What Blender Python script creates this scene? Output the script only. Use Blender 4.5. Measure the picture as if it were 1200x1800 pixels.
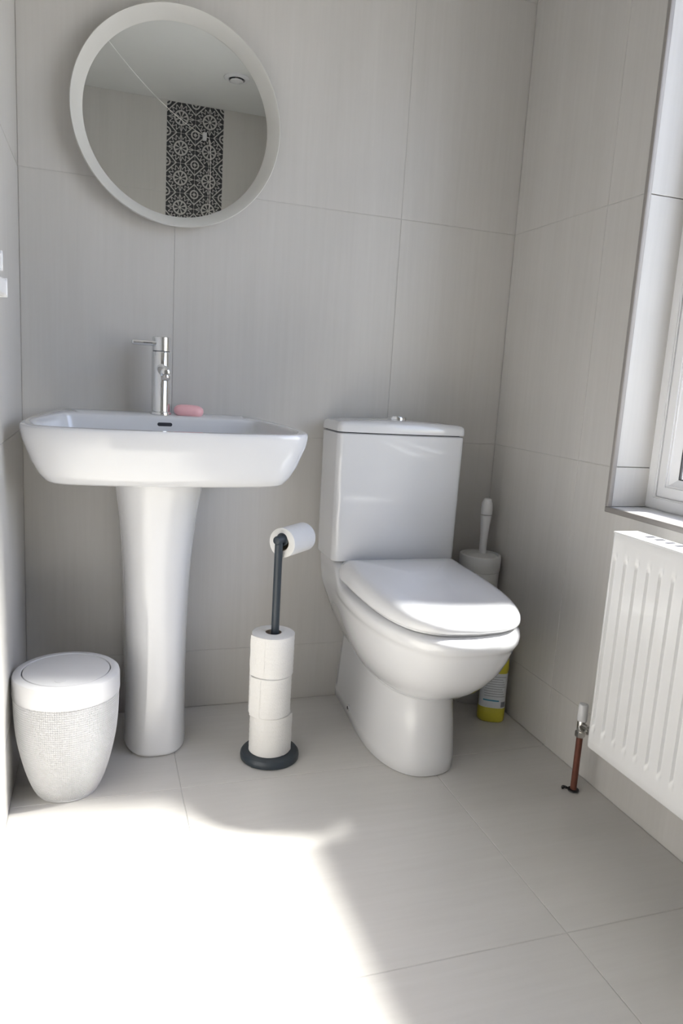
import bpy, bmesh, math, random
from mathutils import Vector, Matrix
random.seed(7)
for o in list(bpy.data.objects): bpy.data.objects.remove(o)
scene = bpy.context.scene
COL = scene.collection
PI = math.pi

# ------------------------------------------------------------------ camera
cam_d = bpy.data.cameras.new('camera'); cam = bpy.data.objects.new('camera', cam_d); COL.objects.link(cam)
cam_d.sensor_fit = 'VERTICAL'; cam_d.sensor_height = 36.0; cam_d.sensor_width = 24.0
cam_d.lens = 1272.02 * 36.0 / 1800.0
cam_d.clip_start = 0.02
_r = Vector((0.94882808, -0.31019807, 0.05918129)); _u = Vector((-0.00060473, 0.18562016, 0.98262139)); _f = Vector((0.3157925, 0.93237456, -0.17593404))
M = Matrix((( _r.x, _u.x, -_f.x, 0.18144), (_r.y, _u.y, -_f.y, -1.92780), (_r.z, _u.z, -_f.z, 0.92178), (0, 0, 0, 1)))
cam.matrix_world = M
scene.camera = cam

# ------------------------------------------------------------------ world, sun, exposure
SUN_EL = math.radians(44.3); SUN_SLOPE = -0.08
w = bpy.data.worlds.new('world'); scene.world = w; w.use_nodes = True
wn = w.node_tree; wn.nodes.clear()
wo = wn.nodes.new('ShaderNodeOutputWorld'); wb = wn.nodes.new('ShaderNodeBackground'); sky = wn.nodes.new('ShaderNodeTexSky')
sky.sky_type = 'NISHITA'; sky.sun_disc = False; sky.sun_elevation = SUN_EL; sky.sun_rotation = math.radians(94.6)
sky.air_density = 1.0; sky.dust_density = 0.7; sky.ozone_density = 1.0
wb.inputs['Strength'].default_value = 0.36
tint = wn.nodes.new('ShaderNodeMix'); tint.data_type = 'RGBA'; tint.blend_type = 'MULTIPLY'; tint.inputs[0].default_value = 1.0
tint.inputs[7].default_value = (1.0, 0.945, 1.01, 1)      # camera white balance of the whole sky
wn.links.new(sky.outputs[0], tint.inputs[6]); wn.links.new(tint.outputs[2], wb.inputs['Color']); wn.links.new(wb.outputs[0], wo.inputs[0])
sd = bpy.data.lights.new('sun', 'SUN'); sun = bpy.data.objects.new('sun', sd); COL.objects.link(sun)
sd.energy = 13.3; sd.angle = math.radians(7.5); sd.color = (1.0, 0.965, 0.925)
to_sun = Vector((math.cos(SUN_EL), SUN_SLOPE * math.cos(SUN_EL), math.sin(SUN_EL))).normalized()
sun.rotation_euler = (-to_sun).to_track_quat('-Z', 'Y').to_euler(); sun.location = (6, -2, 6)
vs = scene.view_settings
vs.view_transform = 'Standard'; vs.look = 'None'; vs.gamma = 1.0; vs.use_curve_mapping = False
vs.exposure = 0.75

# ------------------------------------------------------------------ materials
def nodes_of(name):
    m = bpy.data.materials.new(name); m.use_nodes = True
    nt = m.node_tree; b = nt.nodes['Principled BSDF']
    return m, nt, b
def pmat(name, col, rough=0.5, metal=0.0, coat=0.0, spec=0.5, noise=0.0, nscale=30.0, bump=0.0, bscale=60.0, sub=0.0):
    m, nt, b = nodes_of(name)
    b.inputs['Base Color'].default_value = (*col, 1); b.inputs['Roughness'].default_value = rough
    b.inputs['Metallic'].default_value = metal; b.inputs['Coat Weight'].default_value = coat
    b.inputs['Coat Roughness'].default_value = 0.04
    b.inputs['Specular IOR Level'].default_value = spec
    tc = nt.nodes.new('ShaderNodeTexCoord')
    if noise > 0:
        n = nt.nodes.new('ShaderNodeTexNoise'); n.inputs['Scale'].default_value = nscale; n.inputs['Detail'].default_value = 4
        mix = nt.nodes.new('ShaderNodeMix'); mix.data_type = 'RGBA'
        mix.inputs[6].default_value = (*[c * (1 - noise) for c in col], 1); mix.inputs[7].default_value = (*[min(1, c * (1 + noise)) for c in col], 1)
        nt.links.new(tc.outputs['Object'], n.inputs['Vector']); nt.links.new(n.outputs['Fac'], mix.inputs[0]); nt.links.new(mix.outputs[2], b.inputs['Base Color'])
    if bump > 0:
        n2 = nt.nodes.new('ShaderNodeTexNoise'); n2.inputs['Scale'].default_value = bscale; n2.inputs['Detail'].default_value = 3
        bp = nt.nodes.new('ShaderNodeBump'); bp.inputs['Strength'].default_value = bump; bp.inputs['Distance'].default_value = 0.002
        nt.links.new(tc.outputs['Object'], n2.inputs['Vector']); nt.links.new(n2.outputs['Fac'], bp.inputs['Height']); nt.links.new(bp.outputs[0], b.inputs['Normal'])
    return m
def tile_mat(name, stretch, base, rough):
    """Porcelain tile with a fine linen streak; `stretch` = texture frequency per axis."""
    m, nt, b = nodes_of(name)
    tc = nt.nodes.new('ShaderNodeTexCoord')
    def nz(scale, sc, detail, rough_):
        mp = nt.nodes.new('ShaderNodeMapping'); mp.inputs['Scale'].default_value = scale
        n = nt.nodes.new('ShaderNodeTexNoise'); n.inputs['Scale'].default_value = sc; n.inputs['Detail'].default_value = detail; n.inputs['Roughness'].default_value = rough_
        nt.links.new(tc.outputs['Object'], mp.inputs['Vector']); nt.links.new(mp.outputs[0], n.inputs['Vector']); return n.outputs['Fac']
    fine = nz(stretch, 9.0, 5, 0.65); broad = nz([0.12 * s for s in stretch], 9.0, 3, 0.5); cloud = nz((1, 1, 1), 2.2, 2, 0.5)
    def mul(a, k, c=None):
        n = nt.nodes.new('ShaderNodeMath'); n.operation = 'MULTIPLY_ADD'; nt.links.new(a, n.inputs[0]); n.inputs[1].default_value = k
        if c is None: n.inputs[2].default_value = 0
        else: nt.links.new(c, n.inputs[2])
        return n.outputs[0]
    s = mul(fine, 0.42, mul(broad, 0.40, mul(cloud, 0.3)))
    r = nt.nodes.new('ShaderNodeValToRGB'); e = r.color_ramp.elements
    e[0].position = 0.40; e[1].position = 0.72
    e[0].color = (base[0] * 0.945, base[1] * 0.943, base[2] * 0.94, 1); e[1].color = (base[0] * 1.045, base[1] * 1.045, base[2] * 1.05, 1)
    nt.links.new(s, r.inputs[0]); nt.links.new(r.outputs[0], b.inputs['Base Color'])
    b.inputs['Roughness'].default_value = rough; b.inputs['Specular IOR Level'].default_value = 0.45
    bp = nt.nodes.new('ShaderNodeBump'); bp.inputs['Strength'].default_value = 0.05; bp.inputs['Distance'].default_value = 0.001
    nt.links.new(fine, bp.inputs['Height']); nt.links.new(bp.outputs[0], b.inputs['Normal'])
    return m

TILE = (0.595, 0.577, 0.550)
M_WT = tile_mat('linen_wall_tile', (9, 9, 0.35), TILE, 0.34)
M_FT = tile_mat('linen_floor_tile', (0.5, 8, 1), (0.63, 0.611, 0.583), 0.30)
M_GROUT = pmat('grout', (0.55, 0.535, 0.515), 0.9, noise=0.06, nscale=80)
M_PLASTER = pmat('ceiling_paint', (0.70, 0.70, 0.685), 0.85, noise=0.015, nscale=12)
M_CER = pmat('white_ceramic', (0.725, 0.727, 0.737), 0.10, coat=0.6, noise=0.008, nscale=4)
M_SEAT = pmat('white_seat_plastic', (0.74, 0.742, 0.755), 0.16, coat=0.2, noise=0.006, nscale=4)
M_PLW = pmat('white_plastic', (0.69, 0.69, 0.70), 0.38, noise=0.01, nscale=20)
M_PLG = pmat('grey_white_plastic', (0.70, 0.70, 0.69), 0.36, noise=0.01, nscale=20)
M_UPVC = pmat('white_upvc', (0.84, 0.84, 0.845), 0.28, noise=0.008, nscale=15)
M_ENAM = pmat('white_enamel', (0.82, 0.82, 0.82), 0.25, coat=0.1, noise=0.01, nscale=10)
M_CHROME = pmat('chrome', (0.82, 0.83, 0.84), 0.06, metal=1.0, noise=0.01, nscale=30)
M_STEEL = pmat('nickel', (0.62, 0.60, 0.57), 0.25, metal=1.0, noise=0.12, nscale=90)
M_COPPER = pmat('aged_copper', (0.17, 0.062, 0.042), 0.45, metal=0.4, noise=0.25, nscale=60)
M_DARK = pmat('slate_blue_metal', (0.032, 0.043, 0.055), 0.42, noise=0.06, nscale=80, bump=0.08, bscale=500)
M_BLACK = pmat('black_rubber', (0.012, 0.012, 0.014), 0.5, noise=0.1, nscale=60)
M_GAP = pmat('recess_shade', (0.03, 0.03, 0.04), 0.7, noise=0.05, nscale=60)  # near-black colour stands in for the shade inside slots, gaps and holes
M_TRIM = pmat('grey_tile_trim', (0.31, 0.29, 0.275), 0.4, noise=0.05, nscale=60)
M_PAPER = pmat('tissue_paper', (0.80, 0.79, 0.77), 0.95, spec=0.1, noise=0.015, nscale=90, bump=0.5, bscale=260)
M_CARD = pmat('cardboard_core', (0.42, 0.36, 0.29), 0.9, noise=0.06, nscale=60)
M_SOAP = pmat('pink_soap', (0.93, 0.52, 0.54), 0.38, noise=0.04, nscale=30)
M_YEL = pmat('yellow_plastic', (0.60, 0.54, 0.045), 0.30, noise=0.03, nscale=30)
M_BLUE = pmat('blue_print', (0.05, 0.28, 0.42), 0.5, noise=0.05, nscale=60)
M_INK = pmat('dark_print', (0.12, 0.13, 0.15), 0.6, noise=0.05, nscale=60)
M_GINK = pmat('grey_print', (0.42, 0.44, 0.47), 0.6, noise=0.05, nscale=60)
M_LABEL = pmat('label_paper', (0.72, 0.75, 0.78), 0.5, noise=0.04, nscale=60)
M_FRAME = pmat('painted_mirror_frame', (0.62, 0.61, 0.575), 0.42, noise=0.02, nscale=25)
M_CORD = pmat('white_cord', (0.85, 0.85, 0.83), 0.7, noise=0.03, nscale=80)
M_PATIO = pmat('pale_paving', (0.55, 0.53, 0.50), 0.9, noise=0.08, nscale=1.5)
M_FENCE = pmat('dark_painted_post', (0.02, 0.022, 0.035), 0.6, noise=0.1, nscale=20)
M_BRICK = pmat('outer_render', (0.55, 0.53, 0.50), 0.9, noise=0.05, nscale=5)
M_MIR, nt, b = nodes_of('mirror_silver')
b.inputs['Metallic'].default_value = 1.0; b.inputs['Roughness'].default_value = 0.0; b.inputs['Base Color'].default_value = (0.80, 0.815, 0.795, 1)
# textured obscure pane: mostly clear, its relief scatters a part of the light
M_GLASS = bpy.data.materials.new('obscure_glass'); M_GLASS.use_nodes = True
nt = M_GLASS.node_tree; nt.nodes.clear()
go = nt.nodes.new('ShaderNodeOutputMaterial'); gt = nt.nodes.new('ShaderNodeBsdfTransparent'); gl = nt.nodes.new('ShaderNodeBsdfTranslucent'); gg = nt.nodes.new('ShaderNodeBsdfGlossy')
gt.inputs[0].default_value = (0.96, 0.975, 0.97, 1); gl.inputs[0].default_value = (0.9, 0.92, 0.92, 1); gg.inputs['Roughness'].default_value = 0.06
tc = nt.nodes.new('ShaderNodeTexCoord'); gn = nt.nodes.new('ShaderNodeTexNoise'); gn.inputs['Scale'].default_value = 55; gn.inputs['Detail'].default_value = 2
mp = nt.nodes.new('ShaderNodeMapping'); mp.inputs['Scale'].default_value = (1, 1, 0.35)
gr = nt.nodes.new('ShaderNodeMapRange'); gr.inputs[1].default_value = 0.35; gr.inputs[2].default_value = 0.7; gr.inputs[3].default_value = 0.03; gr.inputs[4].default_value = 0.14
gm = nt.nodes.new('ShaderNodeMixShader'); gm2 = nt.nodes.new('ShaderNodeMixShader'); lw = nt.nodes.new('ShaderNodeLayerWeight'); lw.inputs[0].default_value = 0.5; fr = nt.nodes.new('ShaderNodeMath'); fr.operation = 'POWER'; fr.inputs[1].default_value = 3.5; nt.links.new(lw.outputs['Facing'], fr.inputs[0]); bp = nt.nodes.new('ShaderNodeBump'); bp.inputs['Distance'].default_value = 0.003
nt.links.new(tc.outputs['Object'], mp.inputs[0]); nt.links.new(mp.outputs[0], gn.inputs['Vector']); nt.links.new(gn.outputs['Fac'], gr.inputs[0]); nt.links.new(gr.outputs[0], gm.inputs[0])
nt.links.new(gt.outputs[0], gm.inputs[1]); nt.links.new(gl.outputs[0], gm.inputs[2]); nt.links.new(fr.outputs[0], gm2.inputs[0]); nt.links.new(gm.outputs[0], gm2.inputs[1]); nt.links.new(gg.outputs[0], gm2.inputs[2])
nt.links.new(gn.outputs['Fac'], bp.inputs['Height']); nt.links.new(bp.outputs[0], gg.inputs['Normal']); nt.links.new(gm2.outputs[0], go.inputs[0])

# patterned cement-style tile: rosettes, ringed diamonds and scrolls
PP = 0.165; PX0 = 0.5455; PZ0 = 2.4675
M_PAT, nt, b = nodes_of('patterned_tile')
def _m(op, a, c=None, d=None):
    n = nt.nodes.new('ShaderNodeMath'); n.operation = op
    for i, v in enumerate((a, c, d)):
        if v is None: continue
        if isinstance(v, (int, float)): n.inputs[i].default_value = v
        else: nt.links.new(v, n.inputs[i])
    return n.outputs[0]
tc = nt.nodes.new('ShaderNodeTexCoord'); sp = nt.nodes.new('ShaderNodeSeparateXYZ'); nt.links.new(tc.outputs['Object'], sp.inputs[0])
px = _m('SUBTRACT', _m('FRACT', _m('MULTIPLY', _m('SUBTRACT', sp.outputs[0], PX0), 1 / PP)), 0.5)
py = _m('SUBTRACT', _m('FRACT', _m('MULTIPLY', _m('SUBTRACT', sp.outputs[2], PZ0), 1 / PP)), 0.5)
rr = _m('SQRT', _m('ADD', _m('MULTIPLY', px, px), _m('MULTIPLY', py, py))); th = _m('ARCTAN2', py, px)
qx = _m('SUBTRACT', 0.5, _m('ABSOLUTE', px)); qy = _m('SUBTRACT', 0.5, _m('ABSOLUTE', py))
rc = _m('SQRT', _m('ADD', _m('MULTIPLY', qx, qx), _m('MULTIPLY', qy, qy))); dc = _m('ADD', qx, qy)
petal = _m('MULTIPLY', _m('MULTIPLY', _m('GREATER_THAN', rr, 0.05), _m('LESS_THAN', rr, 0.20)), _m('GREATER_THAN', _m('COSINE', _m('MULTIPLY', th, 8.0)), -0.25))
wheel_zone = _m('LESS_THAN', rr, 0.255)
ring_l = _m('GREATER_THAN', _m('SINE', _m('MULTIPLY', rc, 2 * PI / 0.105)), 0.1)
ring_zone = _m('LESS_THAN', rc, 0.21)
dia_l = _m('LESS_THAN', _m('ABSOLUTE', _m('SUBTRACT', dc, 0.345)), 0.028)
scroll = _m('LESS_THAN', _m('ABSOLUTE', _m('SUBTRACT', rr, _m('ADD', 0.365, _m('MULTIPLY', _m('COSINE', _m('MULTIPLY', th, 16.0)), 0.055)))), 0.026)
spoke = _m('MULTIPLY', _m('LESS_THAN', _m('ABSOLUTE', _m('MULTIPLY', px, py)), 0.004), _m('GREATER_THAN', rr, 0.25))
light = _m('MAXIMUM', _m('MAXIMUM', dia_l, scroll), spoke)
light = _m('ADD', _m('MULTIPLY', light, _m('SUBTRACT', 1.0, ring_zone)), _m('MULTIPLY', ring_l, ring_zone))
light = _m('ADD', _m('MULTIPLY', light, _m('SUBTRACT', 1.0, wheel_zone)), _m('MULTIPLY', _m('SUBTRACT', 1.0, petal), wheel_zone))
mx = nt.nodes.new('ShaderNodeMix'); mx.data_type = 'RGBA'; mx.inputs[6].default_value = (0.035, 0.035, 0.04, 1); mx.inputs[7].default_value = (0.50, 0.49, 0.47, 1)
nt.links.new(light, mx.inputs[0]); nt.links.new(mx.outputs[2], b.inputs['Base Color']); b.inputs['Roughness'].default_value = 0.5

# ------------------------------------------------------------------ mesh helpers
def link(name, me, mat, parent=None):
    o = bpy.data.objects.new(name, me); COL.objects.link(o)
    if mat is not None and not me.materials: me.materials.append(mat)
    if parent is not None: o.parent = parent
    return o
def finish(bm, name, smooth=40):
    bmesh.ops.recalc_face_normals(bm, faces=bm.faces[:])
    me = bpy.data.meshes.new(name); bm.to_mesh(me); bm.free()
    if smooth:
        me.shade_smooth(); me.set_sharp_from_angle(angle=math.radians(smooth))
    return me
def build(name, bm, mat, parent=None, smooth=40): return link(name, finish(bm, name, smooth), mat, parent)
def thing(name, label, cat, group=None, loc=(0, 0, 0)):
    o = bpy.data.objects.new(name, None); COL.objects.link(o); o.location = loc; o.empty_display_size = 0.05
    return tag(o, label, cat, group)
def tag(o, label, cat, group=None):
    o['label'] = label; o['category'] = cat
    if group: o['group'] = group
    return o
def struct(o, label=None, cat=None):
    o['kind'] = 'structure'
    if label: o['label'] = label
    if cat: o['category'] = cat
    return o
def add_box(bm, lo, hi, bev=0.0, seg=2):
    x0, y0, z0 = lo; x1, y1, z1 = hi
    vs_ = [bm.verts.new(p) for p in ((x0, y0, z0), (x1, y0, z0), (x1, y1, z0), (x0, y1, z0), (x0, y0, z1), (x1, y0, z1), (x1, y1, z1), (x0, y1, z1))]
    fs = [bm.faces.new([vs_[i] for i in f]) for f in ((3, 2, 1, 0), (4, 5, 6, 7), (0, 1, 5, 4), (1, 2, 6, 5), (2, 3, 7, 6), (3, 0, 4, 7))]
    if bev > 0:
        es = list({e for f in fs for e in f.edges})
        bmesh.ops.bevel(bm, geom=es, offset=bev, segments=seg, affect='EDGES', profile=0.5)
def box(name, lo, hi, mat, parent=None, bev=0.0, seg=2):
    bm = bmesh.new(); add_box(bm, lo, hi, bev, seg); return build(name, bm, mat, parent, 50)
def add_rings(bm, rings, cap0=True, cap1=True, closed=True):
    R = [[bm.verts.new(p) for p in ring] for ring in rings]
    n = len(R[0])
    for a, b_ in zip(R[:-1], R[1:]):
        for i in range(n if closed else n - 1):
            j = (i + 1) % n
            bm.faces.new((a[i], a[j], b_[j], b_[i]))
    if cap0: bm.faces.new(list(reversed(R[0])))
    if cap1: bm.faces.new(R[-1])
def add_lathe(bm, prof, c=(0, 0, 0), axis=(0, 0, 1), n=48, cap0=True, cap1=True):
    """prof = [(radius, distance along axis)]"""
    ax = Vector(axis).normalized(); ref = Vector((0, 0, 1)) if abs(ax.z) < 0.9 else Vector((1, 0, 0))
    e1 = ax.cross(ref).normalized(); e2 = ax.cross(e1); c = Vector(c)
    add_rings(bm, [[c + ax * h + (e1 * math.cos(2 * PI * i / n) + e2 * math.sin(2 * PI * i / n)) * r for i in range(n)] for r, h in prof], cap0, cap1)
def lathe(name, prof, mat, parent=None, c=(0, 0, 0), axis=(0, 0, 1), n=48, cap0=True, cap1=True, smooth=35):
    bm = bmesh.new(); add_lathe(bm, prof, c, axis, n, cap0, cap1); return build(name, bm, mat, parent, smooth)
def add_tube(bm, pts, r, n=12):
    pts = [Vector(p) for p in pts]; rings = []
    for i, p in enumerate(pts):
        t = (pts[min(i + 1, len(pts) - 1)] - pts[max(i - 1, 0)]).normalized()
        ref = Vector((0, 0, 1)) if abs(t.z) < 0.95 else Vector((1, 0, 0))
        e1 = t.cross(ref).normalized(); e2 = t.cross(e1)
        rings.append([p + (e1 * math.cos(2 * PI * k / n) + e2 * math.sin(2 * PI * k / n)) * r for k in range(n)])
    add_rings(bm, rings)
def tube(name, pts, r, mat, parent=None, n=12):
    bm = bmesh.new(); add_tube(bm, pts, r, n); return build(name, bm, mat, parent)
def catmull(P, n=8):
    out = []; m = len(P); P = [Vector(p) for p in P]
    for i in range(m - 1):
        p0, p1, p2, p3 = P[max(i - 1, 0)], P[i], P[i + 1], P[min(i + 2, m - 1)]
        for k in range(n):
            t = k / n
            out.append(0.5 * ((2 * p1) + (p2 - p0) * t + (2 * p0 - 5 * p1 + 4 * p2 - p3) * t * t + (3 * p1 - p0 - 3 * p2 + p3) * t ** 3))
    out.append(P[-1]); return out
def resample(P, n):
    """n+1 points evenly along an open polyline"""
    d = [0.0]
    for a, b_ in zip(P[:-1], P[1:]): d.append(d[-1] + (b_ - a).length)
    out = []; j = 0
    for k in range(n + 1):
        s = d[-1] * k / n
        while j < len(d) - 2 and d[j + 1] < s: j += 1
        t = 0 if d[j + 1] == d[j] else (s - d[j]) / (d[j + 1] - d[j])
        out.append(P[j].lerp(P[j + 1], min(max(t, 0), 1)))
    return out
def sym_outline(half, n=40):
    """half: (u, v) points from the back centre round to the front centre; returns the closed outline"""
    h = resample(catmull([(u, v, 0) for u, v in half], 10), n)
    return [(p.x, p.y) for p in h] + [(-p.x, p.y) for p in reversed(h[1:-1])]
def add_prism(bm, poly, frame, d0, d1, bev=0.0):
    """poly in (u,v) placed by frame(u, v, depth); bevels the outer face edges"""
    a = [bm.verts.new(frame(u, v, d0)) for u, v in poly]; b_ = [bm.verts.new(frame(u, v, d1)) for u, v in poly]
    n = len(poly); top = bm.faces.new(b_); bm.faces.new(list(reversed(a)))
    for i in range(n): bm.faces.new((a[i], a[(i + 1) % n], b_[(i + 1) % n], b_[i]))
    if bev: bmesh.ops.bevel(bm, geom=list(top.edges), offset=bev, segments=1, affect='EDGES')

# ------------------------------------------------------------------ room shell
W, L, H = 1.3084, 2.754, 2.47
Z1, XA, YB, T = 0.1663, 0.3547, -0.4075, 0.6
WY0, WY1, WZ0, WZ1 = -0.530, -1.84, 0.672, 2.08          # finished window opening
GR, TT, JT = 0.0010, 0.008, 0.0009                       # grout depth, tile thickness, half joint
ZR = [0, Z1, Z1 + T, Z1 + 2 * T, Z1 + 3 * T, H]

def tiles(parent, frame, us, vs_, mat, hole=None, name='tile'):
    for u0, u1 in zip(us[:-1], us[1:]):
        for v0, v1 in zip(vs_[:-1], vs_[1:]):
            a, b_, c, d = u0 + JT, u1 - JT, v0 + JT, v1 - JT
            polys = [[(a, c), (b_, c), (b_, d), (a, d)]]
            if hole:
                h0, h1, k0, k1 = hole
                if a < h1 and b_ > h0 and c < k1 and d > k0:      # cut the opening out of the tile
                    polys = []
                    l, r_, bo, to = a < h0, b_ > h1, c < k0, d > k1
                    if not (l or r_ or bo or to): continue
                    if l and bo and not r_ and not to: polys = [[(a, c), (b_, c), (b_, k0), (h0, k0), (h0, d), (a, d)]]
                    elif l and to and not r_ and not bo: polys = [[(a, c), (h0, c), (h0, k1), (b_, k1), (b_, d), (a, d)]]
                    elif r_ and bo and not l and not to: polys = [[(a, c), (b_, c), (b_, d), (h1, d), (h1, k0), (a, k0)]]
                    elif r_ and to and not l and not bo: polys = [[(h1, c), (b_, c), (b_, d), (a, d), (a, k1), (h1, k1)]]
                    elif l: polys = [[(a, c), (h0, c), (h0, d), (a, d)]]
                    elif r_: polys = [[(h1, c), (b_, c), (b_, d), (h1, d)]]
                    else:
                        if bo: polys.append([(a, c), (b_, c), (b_, k0), (a, k0)])
                        if to: polys.append([(a, k1), (b_, k1), (b_, d), (a, d)])
            for p in polys:
                bm = bmesh.new(); add_prism(bm, p, frame, -TT, 0.0, 0.0007); build(name, bm, mat, parent, 30)

# floor
fl = struct(box('floor', (-0.1, -L - 0.1, -0.12), (W + 0.1, 0.1, -GR), M_GROUT), 'pale linen-look porcelain tiled bathroom floor', 'floor')
fr_floor = lambda u, v, d: (u, v, d)
tiles(fl, fr_floor, [0, XA, XA + T, W], [-L, YB - 3 * T, YB - 2 * T, YB - T, YB, 0], M_FT)
# back wall
wbk = struct(box('wall_back', (-0.1, GR, -0.12), (W + 0.1, 0.2, H + 0.1), M_GROUT), 'greige tiled wall behind basin and toilet', 'wall')
tiles(wbk, lambda u, v, d: (u, -d, v), [0, XA, XA + T, W], ZR, M_WT)
# left wall
wl = struct(box('wall_left', (-0.2, -L - 0.1, -0.12), (-GR, GR + 0.02, H + 0.1), M_GROUT), 'greige tiled wall on the left beside the bin', 'wall')
tiles(wl, lambda u, v, d: (d, -u, v), [0, 0.6075, 1.2075, 1.8075, 2.4075, L], ZR, M_WT)
# wall behind the photographer, seen in the mirror
wf = struct(box('wall_front', (-0.1, -L - 0.2, -0.12), (W + 0.1, -L - GR, H + 0.1), M_GROUT), 'tiled wall with patterned tile column seen in the mirror', 'wall')
fr_front = lambda u, v, d: (u, -L + d, v)
tiles(wf, fr_front, [0, PX0], ZR, M_WT)
tiles(wf, fr_front, [PX0 + 2 * PP, W], ZR, M_WT)
pz = [0.0] + [PZ0 - k * PP for k in range(14, -1, -1)]
tiles(wf, fr_front, [PX0, PX0 + PP, PX0 + 2 * PP], pz, M_PAT, name='patterned_tile')
# right wall with the window opening
bm = bmesh.new()
XO = W + 0.26
for lo, hi in (((W + GR, WY0, -0.12), (XO, 0.1, H + 0.1)), ((W + GR, -L - 0.1, -0.12), (XO, WY1, H + 0.1)),
               ((W + GR, WY1, -0.12), (XO, WY0, WZ0 - 0.009)), ((W + GR, WY1, WZ1), (XO, WY0, H + 0.1))):
    add_box(bm, lo, hi)
wr = struct(build('wall_right', bm, M_GROUT, None, 0), 'greige tiled wall on the right around the window', 'wall')
tiles(wr, lambda u, v, d: (W - d, -u, v), [0, -YB, -YB + T, -YB + 2 * T, -YB + 3 * T, L], ZR, M_WT, hole=(-WY0, -WY1, WZ0 - 0.012, WZ1))
XF = W + 0.108                                            # room face of the window frame
for z0, z1 in zip((WZ0, Z1 + T, Z1 + 2 * T, Z1 + 3 * T), (Z1 + T, Z1 + 2 * T, Z1 + 3 * T, WZ1)):
    for yy, s in ((WY0, -1), (WY1, 1)):
        bm = bmesh.new(); add_prism(bm, [(W + 0.004, z0 + JT), (XF + 0.02, z0 + JT), (XF + 0.02, z1 - JT), (W + 0.004, z1 - JT)], (lambda u, v, d, yy=yy, s=s: (u, yy + s * d, v)), -0.001, 0.006, 0.0007)
        build('tile', bm, M_WT, wr, 30)
ce = struct(box('ceiling', (-0.1, -L - 0.1, H), (W + 0.1, 0.1, H + 0.12), M_PLASTER), 'white painted ceiling seen in the mirror', 'ceiling')
# outside ground
bm = bmesh.new(); add_box(bm, (W + 0.3, -14, -0.45), (26, 14, -0.3))
gd = struct(build('ground', bm, M_PATIO, None, 0), 'pale sunlit paving outside the window', 'ground')

# window
wi = bpy.data.objects.new('window_1', None); COL.objects.link(wi); wi.location = (XF, WY0, WZ0); struct(wi, 'white plastic framed window with obscure glass above the radiator', 'window'); wi.location = (0, 0, 0)
def frame_ring(name, x0, x1, y0, y1, z0, z1, wdt, mat, parent, bev, slope=0.0):
    """mitred rectangular frame in the y-z plane; slope pulls the inner edge back (a chamfered bead)"""
    bm = bmesh.new()
    def loop(x, i): return [bm.verts.new(p) for p in ((x, y0 - i, z0 + i), (x, y1 + i, z0 + i), (x, y1 + i, z1 - i), (x, y0 - i, z1 - i))]
    A, B, C_, D = loop(x0, 0), loop(x0 + slope, wdt), loop(x1, wdt), loop(x1, 0)
    for p, q in ((A, B), (B, C_), (C_, D), (D, A)):
        for i in range(4): bm.faces.new((p[i], p[(i + 1) % 4], q[(i + 1) % 4], q[i]))
    bmesh.ops.recalc_face_normals(bm, faces=bm.faces[:])
    if bev: bmesh.ops.bevel(bm, geom=[e for e in bm.edges if e.calc_face_angle(0) > 0.3 and len(set(round(v.co.x, 5) for v in e.verts)) == 1], offset=bev, segments=2, affect='EDGES')
    return build(name, bm, mat, parent, 35)
frame_ring('frame', XF, XF + 0.06, WY0 - 0.001, WY1 + 0.001, WZ0, WZ1, 0.030, M_UPVC, wi, 0.003)
sash = frame_ring('sash', XF + 0.004, XF + 0.056, WY0 - 0.0305, WY1 + 0.0305, WZ0 + 0.0295, WZ1 - 0.0295, 0.030, M_UPVC, wi, 0.004)
frame_ring('glazing_bead', XF + 0.010, XF + 0.034, WY0 - 0.060, WY1 + 0.060, WZ0 + 0.059, WZ1 - 0.059, 0.016, M_UPVC, sash, 0.0, 0.012)
frame_ring('gasket', XF + 0.0225, XF + 0.034, WY0 - 0.0755, WY1 + 0.0755, WZ0 + 0.0745, WZ1 - 0.0745, 0.003, M_BLACK, sash, 0.0)
bm = bmesh.new(); add_box(bm, (XF + 0.028, WY1 + 0.07, WZ0 + 0.07), (XF + 0.032, WY0 - 0.07, WZ1 - 0.07)); pane = build('pane', bm, M_GLASS, wi, 0)
box('handle', (XF - 0.035, -1.72, 1.25), (XF - 0.020, -1.70, 1.40), M_UPVC, sash, 0.005)
box('handle_base', (XF - 0.022, -1.72, 1.25), (XF + 0.006, -1.70, 1.30), M_UPVC, sash, 0.004)
si = struct(box('window_sill', (W + 0.0, WY1, WZ0 - 0.010), (XF + 0.01, WY0, WZ0), M_UPVC, None, 0.0015), 'white sunlit window sill above the radiator', 'sill')
box('trim_1', (W - 0.0015, WY0 - 0.0095, WZ0 + 0.0005), (W + 0.011, WY0 + 0.001, WZ1), M_TRIM, None, 0.002); struct(bpy.data.objects['trim_1'], 'grey corner trim up the side of the window opening', 'trim')
box('trim_2', (W - 0.0015, WY1, WZ0 - 0.0125), (W + 0.011, WY0 + 0.001, WZ0 + 0.0005), M_TRIM, None, 0.002); struct(bpy.data.objects['trim_2'], 'grey corner trim along the window sill edge', 'trim')
ps = box('fence_post', (2.02, -0.12, -0.31), (2.10, -0.02, 1.25), M_FENCE, None, 0.004); tag(ps, 'dark painted post outside the obscure window', 'post')

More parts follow.
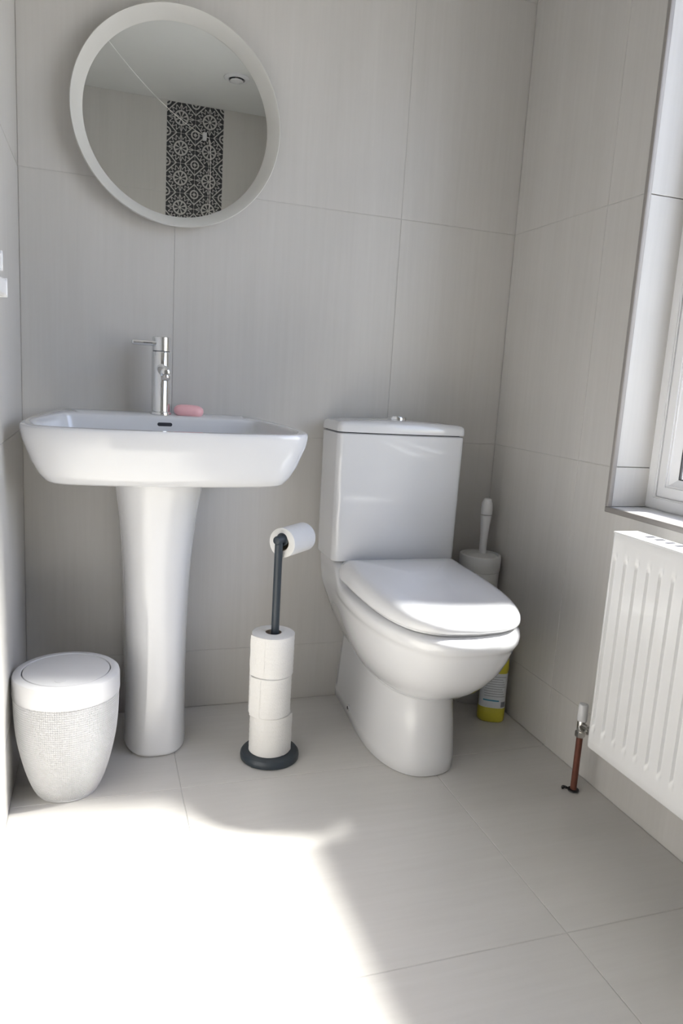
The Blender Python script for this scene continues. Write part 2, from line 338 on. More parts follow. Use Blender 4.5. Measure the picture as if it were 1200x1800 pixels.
# ------------------------------------------------------------------ mirror
MC = (0.358, 0, 1.514)
mi = thing('wall_mirror', 'round wall mirror with white dished frame above the basin', 'mirror', None, (MC[0], 0, MC[2]))
def ring_lathe(name, prof, mat, parent): return lathe(name, prof, mat, parent, (0, 0, 0), (0, -1, 0), 128, False, False, 40)
bm = bmesh.new()
add_lathe(bm, [(0.236, 0.001), (0.241, 0.014), (0.2445, 0.034), (0.2447, 0.0385), (0.2430, 0.0402), (0.2408, 0.0390), (0.2175, 0.0145), (0.2170, 0.0125), (0.2170, 0.001), (0.236, 0.001)], (0, 0, 0), (0, -1, 0), 128, False, False)
bmesh.ops.remove_doubles(bm, verts=bm.verts[:], dist=1e-6); build('frame', bm, M_FRAME, mi, 40)
lathe('mirror_glass', [(0.2169, 0.004), (0.2169, 0.012)], M_MIR, mi, (0, 0, 0), (0, -1, 0), 128, smooth=30)

# ------------------------------------------------------------------ basin
BX = 0.325
wbn = thing('wash_basin', 'white ceramic pedestal wash basin under the round mirror', 'basin', None, (BX, 0, 0))
outer_half = [(0, 0), (0.12, 0), (0.205, -0.001), (0.228, -0.012), (0.256, -0.10), (0.283, -0.22), (0.297, -0.33), (0.289, -0.385), (0.25, -0.418), (0.13, -0.436), (0, -0.442)]
inner_half = [(0, -0.118), (0.12, -0.118), (0.205, -0.121), (0.232, -0.14), (0.252, -0.19), (0.271, -0.26), (0.279, -0.33), (0.270, -0.375), (0.238, -0.400), (0.13, -0.417), (0, -0.423)]
NO = 60
OUT = sym_outline(outer_half, NO); INN = sym_outline(inner_half, NO)
rimz = lambda v: 0.819 + 0.036 * v
def oring(sx, sy, z=None, dz=0.0): return [(u * sx, v * sy, (rimz(v) + dz) if z is None else z) for u, v in OUT]
def lerp_ring(a, b_, t): return [tuple(p + (q - p) * t for p, q in zip(A, B)) for A, B in zip(a, b_)]
R0 = oring(1, 1, None, -0.012)
rings = [[(u * 0.80, v * 0.86, 0.684) for u, v in OUT], [(u * 0.838, v * 0.905, 0.6855) for u, v in OUT], [(u * 0.858, v * 0.925, 0.690) for u, v in OUT], [(u * 0.895, v * 0.950, 0.706) for u, v in OUT],
         [(u * 0.935, v * 0.970, 0.730) for u, v in OUT], [(u * 0.968, v * 0.986, 0.757) for u, v in OUT], oring(0.990, 0.996, None, -0.030), R0,
         oring(1.0, 1.0, None, -0.005), oring(0.997, 0.998, None, -0.0015), oring(0.990, 0.994, None, 0.0)]
def iring(t, dz, cx=0.0, cv=-0.27): return [(u * (1 - t), cv + (v - cv) * (1 - t), rimz(v) * (1 - min(1, t * 2)) + rimz(cv) * min(1, t * 2) + dz) for u, v in INN]
rings += [iring(0.0, 0.0), iring(0.010, -0.002), iring(0.018, -0.007), iring(0.035, -0.03), iring(0.07, -0.062), iring(0.16, -0.083), iring(0.4, -0.094), iring(0.7, -0.100), iring(0.93, -0.104)]
bm = bmesh.new(); add_rings(bm, rings); bowl = build('basin_bowl', bm, M_CER, wbn, 60)
# overflow slot on the inner back face
bm = bmesh.new()
sl = []
for k in range(24):
    a = 2 * PI * k / 24; cx = 0.013 if math.cos(a) > 0 else -0.013
    sl.append((cx + 0.0045 * math.cos(a), 0.0045 * math.sin(a)))
add_prism(bm, sl, lambda u, v, d: (u + 0.004, -0.1215 - d - (-v) * 0.0, 0.7965 + v), -0.004, 0.0012)
build('overflow_slot', bm, M_GAP, bowl, 30)
lathe('waste_plug', [(0.018, 0), (0.0205, 0.002), (0.018, 0.005), (0.006, 0.006)], M_CHROME, bowl, (0, -0.27, 0.7045), n=32)
# pedestal: D-shaped column flaring at the top
def dsec(hw, yf, yb, z, n=24, cx=0.0):
    pts = [(cx + hw, yb, z), ]
    for k in range(n + 1):
        a = PI * k / n; c, s_ = math.cos(a), math.sin(a)
        ex = 0.72
        pts.append((cx + hw * math.copysign(abs(c) ** ex, c), (yf + 0.52 * (yb - yf)) - 0.52 * (yb - yf) * abs(s_) ** 0.85, z))
    pts.append((cx - hw, yb, z)); return pts
prof = [(0.000, 0.0735, -0.255), (0.006, 0.0765, -0.260), (0.02, 0.0765, -0.260), (0.10, 0.0745, -0.255), (0.20, 0.0742, -0.252), (0.30, 0.0755, -0.252), (0.40, 0.0785, -0.256), (0.48, 0.0825, -0.264), (0.55, 0.088, -0.276), (0.61, 0.0945, -0.292), (0.66, 0.1015, -0.312), (0.690, 0.1065, -0.330)]
prof = [(p.x, p.y, p.z) for p in catmull(prof, 4)]
bm = bmesh.new(); add_rings(bm, [dsec(h, f, -0.02, z, cx=-0.012 + 0.0 * z) for z, h, f in prof]); build('pedestal', bm, M_CER, wbn, 60)

# tap
TX, TY, TZ = 0.3225, -0.066, 0.8163
tp = thing('mixer_tap', 'chrome single lever mixer tap on the basin ledge', 'tap', None, (TX, TY, TZ))
lathe('base_flange', [(0.026, 0), (0.0265, 0.003), (0.0255, 0.007), (0.0235, 0.0085)], M_CHROME, tp, n=40)
lathe('tap_body', [(0.0228, 0.0085), (0.0228, 0.151), (0.0215, 0.153)], M_CHROME, tp, n=48)
lathe('neck_gap', [(0.0205, 0.153), (0.0205, 0.1545)], M_GAP, tp, n=32)
hd = lathe('handle_cap', [(0.0212, 0.1545), (0.0222, 0.1555), (0.0222, 0.187), (0.0208, 0.1885), (0.004, 0.1890)], M_CHROME, tp, n=48)
lathe('lever', [(0.0030, -0.0715), (0.0056, -0.0700), (0.0064, -0.0670), (0.0064, -0.012)], M_CHROME, hd, (0, -0.010, 0.172), (1, 0.10, 0), 24)
spout = lathe('spout', [(0.0125, 0.0), (0.0125, 0.094), (0.0118, 0.0985), (0.0095, 0.1015), (0.005, 0.103)], M_CHROME, tp, (0, -0.010, 0.113), (0.02, -1, -0.10), 32)
lathe('aerator', [(0.0100, 0.0), (0.0102, 0.0165), (0.0092, 0.018), (0.0078, 0.0165)], M_STEEL, spout, (0.002, -0.0985, 0.1045), (0.02, -0.42, -0.90), 28)

# soap
bm = bmesh.new()
rings = []
for zz, s_ in ((0.0, 0.80), (0.005, 0.95), (0.012, 1.0), (0.019, 0.96), (0.0245, 0.80), (0.027, 0.55), (0.0277, 0.22)):
    rings.append([(0.037 * s_ * math.copysign(abs(math.cos(a)) ** 0.62, math.cos(a)), 0.023 * s_ * math.copysign(abs(math.sin(a)) ** 0.7, math.sin(a)), zz) for a in [2 * PI * k / 40 for k in range(40)]])
add_rings(bm, rings); so = build('soap_bar', bm, M_SOAP, None, 60)
so.location = (0.3915, -0.062, 0.8162); so.rotation_euler = (0, 0.03, -0.12); tag(so, 'pink bar of soap beside the tap', 'soap')

# ------------------------------------------------------------------ toilet
TC = 0.938
to = thing('toilet', 'white close coupled toilet with closed lid', 'toilet', None, (TC, 0, 0))
def d_outline(hw, yf, hb, yb=-0.002, ymax=-0.33, n=40, fr_=0.80):
    """plan outline: straight back of half width hb at yb, widest hw at ymax, rounded front at yf"""
    half = [(0, yb), (hb * 0.6, yb), (hb, yb)]
    pts = [Vector((u, v, 0)) for u, v in half]
    for k in range(1, 9):
        t = k / 9; s_ = t * t * (3 - 2 * t)
        pts.append(Vector((hb + (hw - hb) * s_, yb + (ymax - yb) * t, 0)))
    for k in range(0, 25):
        a = PI / 2 * k / 24
        pts.append(Vector((hw * math.cos(a) ** fr_, ymax + (yf - ymax) * math.sin(a) ** (0.95), 0)))
    h = resample(pts, n)
    return [(p.x, p.y) for p in h] + [(-p.x, p.y) for p in reversed(h[1:-1])]
# pan: floor plinth, crease, then the bowl swelling to the rim
lev = [  # z, hw, front, back hw, ymax
    (0.000, 0.1065, -0.484, 0.088, -0.30), (0.004, 0.109, -0.488, 0.092, -0.30), (0.03, 0.1085, -0.487, 0.0915, -0.30), (0.08, 0.105, -0.483, 0.088, -0.30), (0.14, 0.100, -0.476, 0.084, -0.30), (0.190, 0.0955, -0.470, 0.080, -0.30),
    (0.1945, 0.096, -0.471, 0.080, -0.30), (0.198, 0.100, -0.480, 0.081, -0.30), (0.206, 0.110, -0.505, 0.084, -0.30), (0.220, 0.1225, -0.534, 0.090, -0.305), (0.242, 0.137, -0.566, 0.102, -0.31), (0.270, 0.150, -0.596, 0.117, -0.32), (0.300, 0.1605, -0.620, 0.131, -0.33), (0.335, 0.1685, -0.639, 0.144, -0.335), (0.360, 0.1722, -0.649, 0.151, -0.34),
    (0.368, 0.1735, -0.652, 0.153, -0.34), (0.3735, 0.1765, -0.658, 0.155, -0.34), (0.382, 0.1790, -0.663, 0.157, -0.34), (0.394, 0.1797, -0.665, 0.159, -0.34), (0.402, 0.1780, -0.662, 0.160, -0.34), (0.4070, 0.1715, -0.653, 0.158, -0.34), (0.4085, 0.150, -0.62, 0.145, -0.34)]
bm = bmesh.new(); rings = []
for z, hw, yf, hb, ym in lev:
    ring = []
    for u, v in d_outline(hw, yf, hb, -0.002, ym, 40, 0.80 - 0.14 * min(1, max(0, (z - 0.20) / 0.15))):
        zz = z
        if z > 0.37:                                   # the deck under the cistern is raised
            t = min(1, max(0, (v + 0.225) / 0.06)); t = t * t * (3 - 2 * t)
            zz = z + t * 0.044 * (z - 0.37) / 0.0395
        ring.append((u, v, zz))
    rings.append(ring)
add_rings(bm, rings); pan = build('pan', bm, M_CER, to, 60)
lathe('bolt_cap', [(0.0088, 0.0), (0.0088, 0.0035), (0.0075, 0.0048)], M_CHROME, pan, (-0.1012, -0.16, 0.035), (-1, 0, 0.02), 20)
lathe('bolt_hole', [(0.0045, 0.0), (0.0045, 0.0054)], M_GAP, pan, (-0.1012, -0.16, 0.035), (-1, 0, 0.02), 16)
# seat ring and lid
def lid_outline(hw, yf, yb, hb, n=40):
    half = [(0, yb), (hb * 0.5, yb - 0.0), (hb * 0.95, yb - 0.0005), (hb + 0.002, yb - 0.010), (hb + (hw - hb) * 0.6, yb - 0.075), (hw, -0.31), (hw * 1.0, -0.38), (hw * 0.985, -0.45), (hw * 0.915, -0.530), (hw * 0.762, -0.595), (hw * 0.47, yf + 0.0125), (0.0, yf)]
    return sym_outline(half, n)
LO = lid_outline(0.1700, -0.649, -0.184, 0.1635)
def lring(s_, z, cy=-0.40, tilt=0.02): return [(u * s_, cy + (v - cy) * s_, z + tilt * (v - cy)) for u, v in LO]
bm = bmesh.new(); add_rings(bm, [lring(0.925, 0.4085, tilt=0), lring(0.935, 0.4095, tilt=0), lring(0.935, 0.4170, tilt=0.0), lring(0.92, 0.4190, tilt=0)]); build('seat', bm, M_SEAT, to, 50)
bm = bmesh.new()
def lidr(s_, z): return lring(s_, z, tilt=0.042 * max(0, (z - 0.42) / 0.035))
add_rings(bm, [lidr(0.97, 0.4185), lidr(0.992, 0.4185), lidr(1.0, 0.4205), lidr(1.001, 0.428), lidr(0.996, 0.4370), lidr(0.976, 0.4465), lidr(0.940, 0.4545), lidr(0.890, 0.4595), lidr(0.82, 0.4620), lidr(0.6, 0.4635), lidr(0.25, 0.4640)])
lid = build('seat_lid', bm, M_SEAT, to, 60)
for s_ in (-1, 1): lathe('hinge', [(0.010, -0.02), (0.011, -0.018), (0.011, 0.018), (0.010, 0.02)], M_SEAT, to, (s_ * 0.075, -0.193, 0.434), (1, 0, 0), 24)
# cistern with bowed front and rounded corners
def cis_outline(hw, yf, yb=-0.014, bow=0.010, rc=0.016, n=44):
    pts = [Vector((0, yb, 0)), Vector((hw - 0.012, yb, 0)), Vector((hw - 0.004, yb - 0.004, 0)), Vector((hw, yb - 0.015, 0)), Vector((hw, yf + rc, 0))]
    for k in range(1, 8):
        a = PI / 2 * k / 8; pts.append(Vector((hw - rc + rc * math.cos(a), yf + rc - rc * math.sin(a), 0)))
    for k in range(0, 13):
        t = k / 12; pts.append(Vector(((hw - rc) * (1 - t), yf - bow * (1 - (1 - t) ** 2), 0)))
    h = resample(pts, n * 2)
    return [(p.x, p.y) for p in h] + [(-p.x, p.y) for p in reversed(h[1:-1])]
bm = bmesh.new()
def cring(hw, yf, z): return [(u, v, z) for u, v in cis_outline(hw, yf)]
add_rings(bm, [cring(0.170, -0.160, 0.4545), cring(0.176, -0.166, 0.456), cring(0.1775, -0.168, 0.460), cring(0.1795, -0.170, 0.793), cring(0.175, -0.166, 0.7955)])
cis = build('cistern', bm, M_CER, to, 50)
bm = bmesh.new(); add_rings(bm, [cring(0.172, -0.162, 0.795), cring(0.172, -0.162, 0.799)], True, True); build('cistern_gap', bm, M_GAP, to, 30)
bm = bmesh.new()
def lr(s_, z, dome=0.0):
    out = []
    for u, v in cis_outline(0.1805, -0.1715):
        cy = -0.095; out.append((u * (1 - (1 - s_) * 0.55), cy + (v - cy) * s_, z + dome * (1 - (u / 0.19) ** 2)))
    return out
add_rings(bm, [lr(0.97, 0.7978), lr(1.0, 0.7985), lr(1.003, 0.801), lr(1.0, 0.813), lr(0.985, 0.8185, 0.001), lr(0.94, 0.8225, 0.003), lr(0.86, 0.8245, 0.0045), lr(0.6, 0.8255, 0.006), lr(0.25, 0.826, 0.006)])
clid = build('cistern_lid', bm, M_CER, to, 60)
bx_, by_, bz_ = 0.010, -0.088, 0.8315
lathe('button_ring', [(0.0255, -0.001), (0.0262, 0.004), (0.0248, 0.0075), (0.0220, 0.0075), (0.0215, 0.004)], M_CHROME, clid, (bx_, by_, bz_), n=40)
for s_ in (-1, 1):
    bm = bmesh.new(); n = 20; off = s_ * 0.0008
    poly = [(off + s_ * 0.0203 * math.sin(PI * k / n), 0.0203 * math.cos(PI * k / n)) for k in range(n + 1)]
    if s_ > 0: poly.reverse()
    add_prism(bm, poly, lambda u, v, d: (bx_ + u, by_ + v, bz_ + d), 0.0, 0.0088 if s_ < 0 else 0.0078, 0.0012); build('flush_button', bm, M_CHROME, clid, 35)

# ------------------------------------------------------------------ swing-lid bin
bn = thing('swing_lid_bin', 'small white woven-look plastic bin with swing lid in the corner', 'bin', None, (0.1125, -0.348, 0))
bp_ = [(0.0655, 0.0045), (0.0705, 0.012), (0.0815, 0.040), (0.0925, 0.080), (0.1015, 0.125), (0.1065, 0.170), (0.1085, 0.215), (0.1088, 0.232)]
pp = [(p.x, p.y) for p in catmull([(r, z, 0) for r, z in bp_], 9)]
NB = 150; bm = bmesh.new()
rows = resample([Vector((r, z, 0)) for r, z in pp], 46)
V = [[bm.verts.new((p.x * math.cos(2 * PI * i / NB), p.x * math.sin(2 * PI * i / NB), p.y)) for i in range(NB)] for p in rows]
cells = []
for a, b_ in zip(V[:-1], V[1:]):
    for i in range(NB): cells.append(bm.faces.new((a[i], a[(i + 1) % NB], b_[(i + 1) % NB], b_[i])))
bmesh.ops.recalc_face_normals(bm, faces=bm.faces[:])
bmesh.ops.inset_individual(bm, faces=cells, thickness=0.00115, depth=-0.0024)
bot = bm.faces.new([v for v in V[0]])
body = build('bin_body', bm, M_PLW, bn, 0)
lathe('foot_ring', [(0.060, 0.0), (0.064, 0.0005), (0.066, 0.003), (0.0665, 0.006)], M_PLW, bn, n=96)
lathe('rim_cap', [(0.1065, 0.2305), (0.1098, 0.2315), (0.1103, 0.235), (0.1098, 0.268), (0.1082, 0.274), (0.1052, 0.2765), (0.0920, 0.2778), (0.0908, 0.2765), (0.0908, 0.264)], M_PLW, bn, n=128, cap0=False, cap1=True)
sw = lathe('swing_lid', [(0.0880, 0.261), (0.0890, 0.275), (0.0882, 0.2772), (0.084, 0.2780), (0.03, 0.2795), (0.005, 0.2797)], M_PLW, bn, n=96)
lathe('thumb_mark', [(0.0115, 0.0), (0.011, 0.0012), (0.008, 0.0006), (0.002, 0.0003)], M_PLW, sw, (-0.010, -0.062, 0.2784), n=32)

# ------------------------------------------------------------------ toilet roll stand
HX, HY = 0.5795, -0.309
hs = thing('toilet_roll_stand', 'dark slate metal toilet roll stand between basin and toilet', 'stand', None, (HX, HY, 0))
lathe('stand_base', [(0.068, 0.0), (0.0715, 0.002), (0.0722, 0.008), (0.0715, 0.014), (0.068, 0.0185), (0.062, 0.020), (0.01, 0.0205)], M_DARK, hs, n=80)
HP = 0.548
lathe('stand_pole', [(0.0095, 0.018), (0.0095, HP)], M_DARK, hs, n=28)
AD = Vector((0.72, 0.69, 0.0)).normalized()
bm = bmesh.new(); add_lathe(bm, [(0.0035, -0.014), (0.0085, -0.0125), (0.0105, -0.009), (0.0105, 0.122), (0.009, 0.124)], (0, 0, HP + 0.001), AD, 28); build('stand_arm', bm, M_DARK, hs, 35)
lathe('arm_stop', [(0.0145, 0.012), (0.0165, 0.0135), (0.0165, 0.017)], M_DARK, hs, (0, 0, HP + 0.001), AD, 32)
def roll(name, label, c, axis, r, h, flap=None, group='toilet rolls on the stand', rot=0.0, rcore=0.0195):
    t = thing(name, label, 'toilet roll', group, c)
    n = 72; ax = Vector(axis).normalized()
    bm = bmesh.new(); rnd = random.Random(hash(label) % 1000 if False else len(label))
    prof_ = [(rcore, 0.0), (r - 0.002, 0.0), (r, 0.0015)]
    for k in range(1, 24): prof_.append((r + 0.00035 * math.sin(k * 2.1 + r * 900) - 0.0002, h * k / 24))
    prof_ += [(r, h - 0.0015), (r - 0.002, h), (rcore, h)]
    add_lathe(bm, prof_, (0, 0, 0), ax, n, False, False); build('paper', bm, M_PAPER, t, 45)
    bm = bmesh.new(); add_lathe(bm, [(rcore, 0.0), (rcore, h), (rcore - 0.001, h), (rcore - 0.001, 0.0), (rcore, 0.0)], (0, 0, 0), ax, 40, False, False); build('core', bm, M_CARD, t, 45)
    if flap:
        a0, a1, lift = flap; bm = bmesh.new(); m = 16; o_, i_ = [], []
        for j in range(9):
            z = h * (0.01 + 0.98 * j / 8); ro, ri = [], []
            for k in range(m + 1):
                a = math.radians(a0 + (a1 - a0) * k / m); rad = r + 0.0006 + lift * (k / m) ** 2.2 * (1 + 0.12 * math.sin(j * 1.7 + k))
                ro.append((rad * math.cos(a), rad * math.sin(a), z)); ri.append(((rad - 0.0004) * math.cos(a), (rad - 0.0004) * math.sin(a), z))
            o_.append(ro + list(reversed(ri)))
        add_rings(bm, o_); build('loose_sheet', bm, M_PAPER, t, 60)
    return t
roll('toilet_roll', 'bottom toilet roll of the stack, resting on the stand base', (HX - 0.0025, HY, 0.0206), (0, 0, 1), 0.0500, 0.1005, (-60, -14, 0.0035))
roll('toilet_roll', 'middle toilet roll of the three stacked on the stand', (HX - 0.006, HY - 0.001, 0.1212), (0, 0, 1), 0.0512, 0.1005, (230, 196, 0.003))
roll('toilet_roll', 'top toilet roll of the stack with the pole rising out of it', (HX - 0.0035, HY, 0.2218), (0, 0, 1), 0.0515, 0.1010, (236, 188, 0.005))
roll('toilet_roll', 'part used toilet roll hanging on the stand arm', (HX + AD.x * 0.0125, HY + AD.y * 0.0125, HP - 0.008), AD, 0.0355, 0.099, None, rcore=0.0195)

# ------------------------------------------------------------------ toilet brush
bs = thing('toilet_brush', 'white plastic toilet brush in its tall holder behind the toilet', 'toilet brush', None, (1.243, -0.090, 0))
lathe('holder', [(0.049, 0.0), (0.051, 0.003), (0.0545, 0.20), (0.0585, 0.400), (0.0585, 0.403)], M_PLG, bs, n=64)
lathe('holder_collar', [(0.0590, 0.404), (0.0602, 0.406), (0.0610, 0.443), (0.0590, 0.4495), (0.055, 0.451), (0.0525, 0.449), (0.051, 0.443)], M_PLG, bs, n=64)
lathe('brush_cap', [(0.048, 0.441), (0.0495, 0.446), (0.047, 0.4485), (0.02, 0.4515), (0.012, 0.453)], M_PLG, bs, n=56)
hx = (0.012, 0.0, 0.0); had = (0.012, 0.0, 1.0)
lathe('brush_handle', [(0.0105, 0.435), (0.0105, 0.47), (0.0115, 0.51), (0.0145, 0.548), (0.0160, 0.566)], M_PLW, bs, (0.000, 0, 0), had, 32)
lathe('brush_grip', [(0.0152, 0.5675), (0.0165, 0.569), (0.0168, 0.583), (0.0158, 0.602), (0.0125, 0.609), (0.0120, 0.613), (0.008, 0.616)], M_PLW, bs, (0.000, 0, 0), had, 32)

# ------------------------------------------------------------------ cleaner bottle
bo = thing('cleaner_bottle', 'yellow cleaner bottle with white label on the floor behind the toilet', 'bottle', None, (1.241, -0.234, 0)); bo.rotation_euler = (0, 0, -0.50)
def ov(hw, hd_, z, n=48, p=0.72): return [(hw * math.copysign(abs(math.cos(a)) ** p, math.cos(a)), hd_ * math.copysign(abs(math.sin(a)) ** p, math.sin(a)), z) for a in [2 * PI * k / n for k in range(n)]]
bm = bmesh.new(); add_rings(bm, [ov(0.033, 0.023, 0.0), ov(0.0375, 0.0265, 0.004), ov(0.0385, 0.0275, 0.012), ov(0.0382, 0.0273, 0.038), ov(0.0370, 0.0260, 0.0415), ov(0.0370, 0.0260, 0.15), ov(0.0385, 0.0273, 0.155), ov(0.0372, 0.0265, 0.185), ov(0.029, 0.0225, 0.205), ov(0.018, 0.0165, 0.218, p=0.9), ov(0.0125, 0.0125, 0.225, p=1.0), ov(0.0125, 0.0125, 0.232, p=1.0)])
build('bottle_body', bm, M_YEL, bo, 50)
lathe('bottle_cap', [(0.016, 0.228), (0.0165, 0.23), (0.0155, 0.262), (0.013, 0.266)], M_YEL, bo, n=32)
def label_pt(a, z, off): 
    hw, hd_, p = 0.0370 + off, 0.0260 + off, 0.72
    return (hw * math.copysign(abs(math.cos(a)) ** p, math.cos(a)), hd_ * math.copysign(abs(math.sin(a)) ** p, math.sin(a)), z)
def patch(name, a0, a1, z0, z1, off, mat, parent, m=24):
    bm = bmesh.new(); R = []
    for z in (z0, z1):
        R.append([label_pt(math.radians(a0 + (a1 - a0) * k / m), z, off) for k in range(m + 1)] + [label_pt(math.radians(a1 - (a1 - a0) * k / m), z, off - 0.0004) for k in range(m + 1)])
    add_rings(bm, R); return build(name, bm, mat, parent, 60)
lb = patch('label', 195, 350, 0.044, 0.147, 0.0005, M_LABEL, bo)
patch('blue_band', 235, 292, 0.064, 0.068, 0.0008, M_BLUE, lb)
patch('print_block', 303, 335, 0.047, 0.064, 0.0008, M_GINK, lb, 10)
for k in range(7): patch('bar_line', 304 + k * 4.4, 306 + k * 4.4, 0.048, 0.063, 0.0011, M_INK, lb, 2)
for k in range(9): patch('print_line', 240 - 2 * (k % 3), 325 - 7 * (k % 4), 0.078 + k * 0.0072, 0.0802 + k * 0.0072, 0.0008, M_GINK, lb, 10)

# ------------------------------------------------------------------ panel radiator under the window
RX, RY0, RY1, RZ0, RZ1 = 1.2065, -0.690, -1.545, 0.158, 0.647
ra = thing('panel_radiator', 'white ribbed panel radiator on the wall under the window', 'radiator', None, (RX, RY0, RZ0)); ra.location = (0, 0, 0)
bm = bmesh.new(); pitch = 0.0333
ys = []; y = 0.0; LEN = RY0 - RY1
while y < LEN - 1e-6:
    ys.append(y); y += pitch / 12
ys.append(LEN)
zs = [RZ0, RZ0 + 0.004, RZ0 + 0.02, RZ0 + 0.038, RZ0 + 0.044, RZ0 + 0.050, RZ0 + 0.056, RZ0 + 0.062, 0.3, 0.45, RZ1 - 0.062, RZ1 - 0.056, RZ1 - 0.050, RZ1 - 0.044, RZ1 - 0.038, RZ1 - 0.02, RZ1 - 0.004, RZ1]
def sst(t): t = min(1, max(0, t)); return t * t * (3 - 2 * t)
grid = []
for z in zs:
    e = sst((z - RZ0 - 0.038) / 0.024) * sst((RZ1 - 0.038 - z) / 0.024)
    row = []
    for yy in ys:
        f = (yy / pitch) % 1.0
        inn = 1.0 if 0.1 * pitch < yy < LEN - 0.6 * pitch else 0.0
        g = sst((0.17 - abs(f - 0.5)) / 0.10)                # narrow recessed channel in each pitch
        edge = 0.004 * (1 - sst(min(yy, LEN - yy) / 0.006)) + 0.003 * (1 - sst(min(z - RZ0, RZ1 - z) / 0.005))
        row.append(bm.verts.new((RX + 0.0058 * g * e * inn + edge, RY0 - yy, z)))
    grid.append(row)
for a, b_ in zip(grid[:-1], grid[1:]):
    for i in range(len(a) - 1): bm.faces.new((a[i], a[i + 1], b_[i + 1], b_[i]))
back = [[bm.verts.new((v.co.x + 0.002, v.co.y, v.co.z)) for v in row] for row in grid]
for a, b_ in zip(back[:-1], back[1:]):
    for i in range(len(a) - 1): bm.faces.new((a[i], b_[i], b_[i + 1], a[i + 1]))
for g0, g1 in ((grid[0], back[0]), (back[-1], grid[-1])):
    for i in range(len(g0) - 1): bm.faces.new((g0[i], g1[i], g1[i + 1], g0[i + 1]))
for k in range(len(grid) - 1):
    bm.faces.new((grid[k][0], grid[k + 1][0], back[k + 1][0], back[k][0])); bm.faces.new((grid[k][-1], back[k][-1], back[k + 1][-1], grid[k + 1][-1]))
build('front_panel', bm, M_ENAM, ra, 50)
box('back_panel', (RX + 0.054, RY1 + 0.004, RZ0), (RX + 0.058, RY0 - 0.004, RZ1 - 0.004), M_ENAM, ra, 0.001)
box('end_panel', (RX + 0.004, RY0 - 0.003, RZ0 + 0.012), (RX + 0.060, RY0 + 0.0, RZ1 - 0.001), M_ENAM, ra, 0.001)
box('end_panel', (RX + 0.004, RY1, RZ0 + 0.012), (RX + 0.060, RY1 + 0.003, RZ1 - 0.001), M_ENAM, ra, 0.001)
gt_ = box('top_grille', (RX + 0.001, RY1, RZ1 - 0.004), (RX + 0.062, RY0, RZ1 + 0.001), M_ENAM, ra, 0.0015)
for k in range(28):
    yy = RY0 - 0.055 - k * 0.0275
    box('grille_slot', (RX + 0.032, yy - 0.012, RZ1 + 0.0005), (RX + 0.056, yy, RZ1 + 0.0012), M_GAP, gt_)
for yy in (-0.80, -1.43): box('bracket', (RX + 0.058, yy - 0.02, 0.2), (W, yy + 0.02, 0.6), M_ENAM, ra, 0.001)

# radiator valve on its copper pipe
PXX, PYY = 1.2485, -0.6155
vp = thing('radiator_pipe', 'copper pipe with chrome valve and white cap feeding the radiator', 'pipe', None, (PXX, PYY, 0))
lathe('copper_pipe', [(0.0075, 0.0), (0.0075, 0.142)], M_COPPER, vp, n=24)
bm = bmesh.new()
add_lathe(bm, [(0.0125, 0.0), (0.0135, 0.002), (0.013, 0.004), (0.009, 0.005)], (0, 0, 0), (0, 0, 1), 28); build('pipe_collar', bm, M_BLACK, vp)
bm = bmesh.new(); add_tube(bm, [(-0.017 + 0.010 * math.cos(a) * 0.6, 0.004 + 0.012 * math.sin(a), 0.0035) for a in [0.4 + 0.25 * k for k in range(10)]], 0.003, 8); build('collar_clip', bm, M_BLACK, vp)
lathe('compression_nut', [(0.0105, 0.138), (0.0118, 0.140), (0.0118, 0.1515), (0.0100, 0.1535)], M_STEEL, vp, n=6, smooth=20)
vb = lathe('valve_body', [(0.0088, 0.152), (0.0095, 0.155), (0.0095, 0.178), (0.0085, 0.181)], M_STEEL, vp, n=28)
lathe('valve_tail', [(0.0075, 0.0), (0.0105, 0.010), (0.0105, 0.024), (0.0070, 0.026), (0.0070, 0.079)], M_STEEL, vp, (0, -0.004, 0.166), (-0.06, -1, 0), 24)
lathe('valve_cap', [(0.0108, 0.179), (0.0116, 0.181), (0.0112, 0.216), (0.0095, 0.2195), (0.003, 0.2205)], M_PLW, vp, n=32)

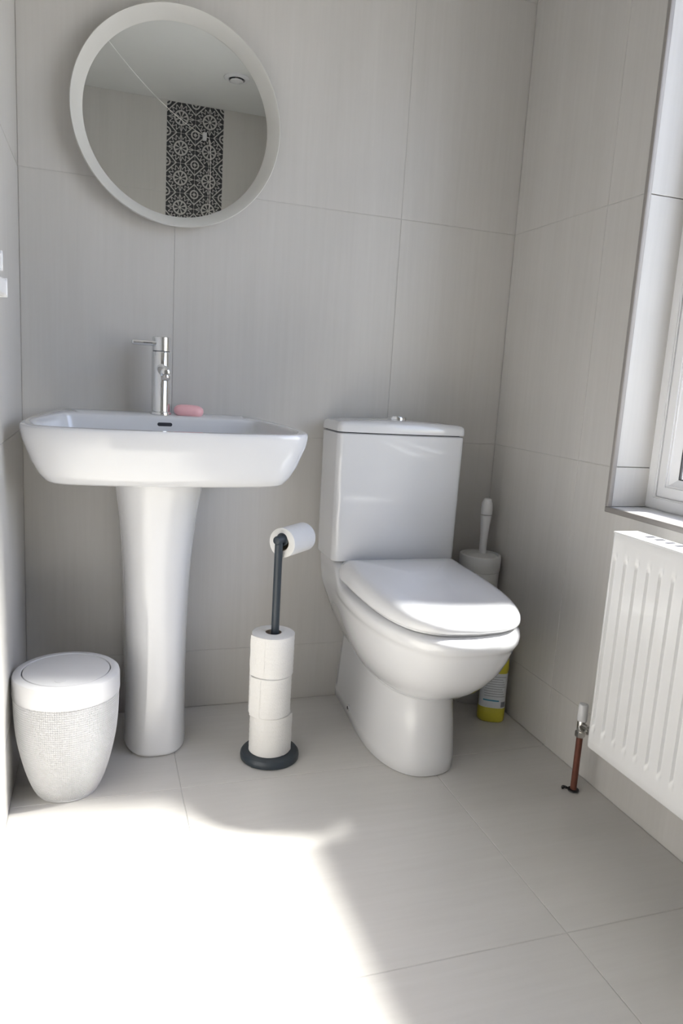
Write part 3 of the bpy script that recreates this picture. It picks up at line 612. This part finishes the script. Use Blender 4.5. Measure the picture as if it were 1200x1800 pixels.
# ------------------------------------------------------------------ towel rail at the left edge
tr = thing('towel_rail', 'white towel rail on the left wall at the photo edge', 'towel rail', None, (0, -0.9, 1.0)); tr.location = (0, 0, 0)
ends = [(-0.792, 1.011), (-0.838, 1.041)] + [(-0.965, 1.085 + 0.044 * k) for k in range(6)]
for yy, z0 in ends:
    b1 = box('rail_bar', (0.036, -1.36, z0), (0.058, yy, z0 + 0.023), M_ENAM, tr, 0.004, 3)
    box('end_cap', (0.0345, yy - 0.0035, z0 - 0.001), (0.0590, yy + 0.0015, z0 + 0.0245), M_ENAM, b1, 0.001)
for yy in (-1.02, -1.31): 
    box('upright', (0.016, yy - 0.016, 0.99), (0.038, yy + 0.016, 1.36), M_ENAM, tr, 0.004, 3)
    for zz in (1.05, 1.33): lathe('wall_bracket', [(0.012, 0.0), (0.010, 0.003), (0.008, 0.018)], M_ENAM, tr, (0, yy, zz), (1, 0, 0), 20)

# ------------------------------------------------------------------ things seen only in the mirror
ve = thing('ceiling_vent', 'round white ceiling vent valve reflected in the mirror', 'vent', None, (0.862, -2.255, H))
lathe('outer_ring', [(0.066, 0.0), (0.066, 0.006), (0.056, 0.012), (0.044, 0.012), (0.040, 0.004), (0.040, 0.0)], M_PLW, ve, (0, 0, 0), (0, 0, -1), 56, False, False)
lathe('vent_recess', [(0.041, 0.0), (0.041, 0.0015)], M_GAP, ve, (0, 0, 0), (0, 0, -1), 40)
lathe('valve_disc', [(0.010, 0.0), (0.010, 0.012), (0.034, 0.014), (0.035, 0.018), (0.028, 0.021), (0.005, 0.022)], M_PLW, ve, (0, 0, 0), (0, 0, -1), 48)
pc = thing('pull_cord', 'white light pull cord looped to a wall clip, reflected in the mirror', 'cord', None, (0.235, -2.06, H)); pc.location = (0, 0, 0)
A, B = Vector((0.170, -1.92, H - 0.022)), Vector((0.752, -L + 0.018, 2.305))
pts = []
for k in range(25):
    t = k / 24; p = A.lerp(B, t); p.z -= 0.19 * t * (1 - t); pts.append(p)
tube('cord', pts, 0.0017, M_CORD, pc, 8)
lathe('cord_switch', [(0.038, 0.0), (0.038, 0.012), (0.030, 0.022), (0.006, 0.024)], M_PLW, pc, (A.x, A.y, H), (0, 0, -1), 40)
box('wall_clip', (0.752, -L, 2.278), (0.775, -L + 0.022, 2.322), M_PLW, pc, 0.003)
tube('cord_tail', [(0.790, -L + 0.012, 2.296 - 0.0 * k) if k == 0 else (0.803 - 0.004 * (k == 1), -L + 0.010, 2.30 - 0.05 * k) for k in range(14)], 0.0017, M_CORD, pc, 8)
tube('cord_knot', [(0.770, -L + 0.014, 2.30), (0.790, -L + 0.012, 2.296)], 0.002, M_CORD, pc, 8)
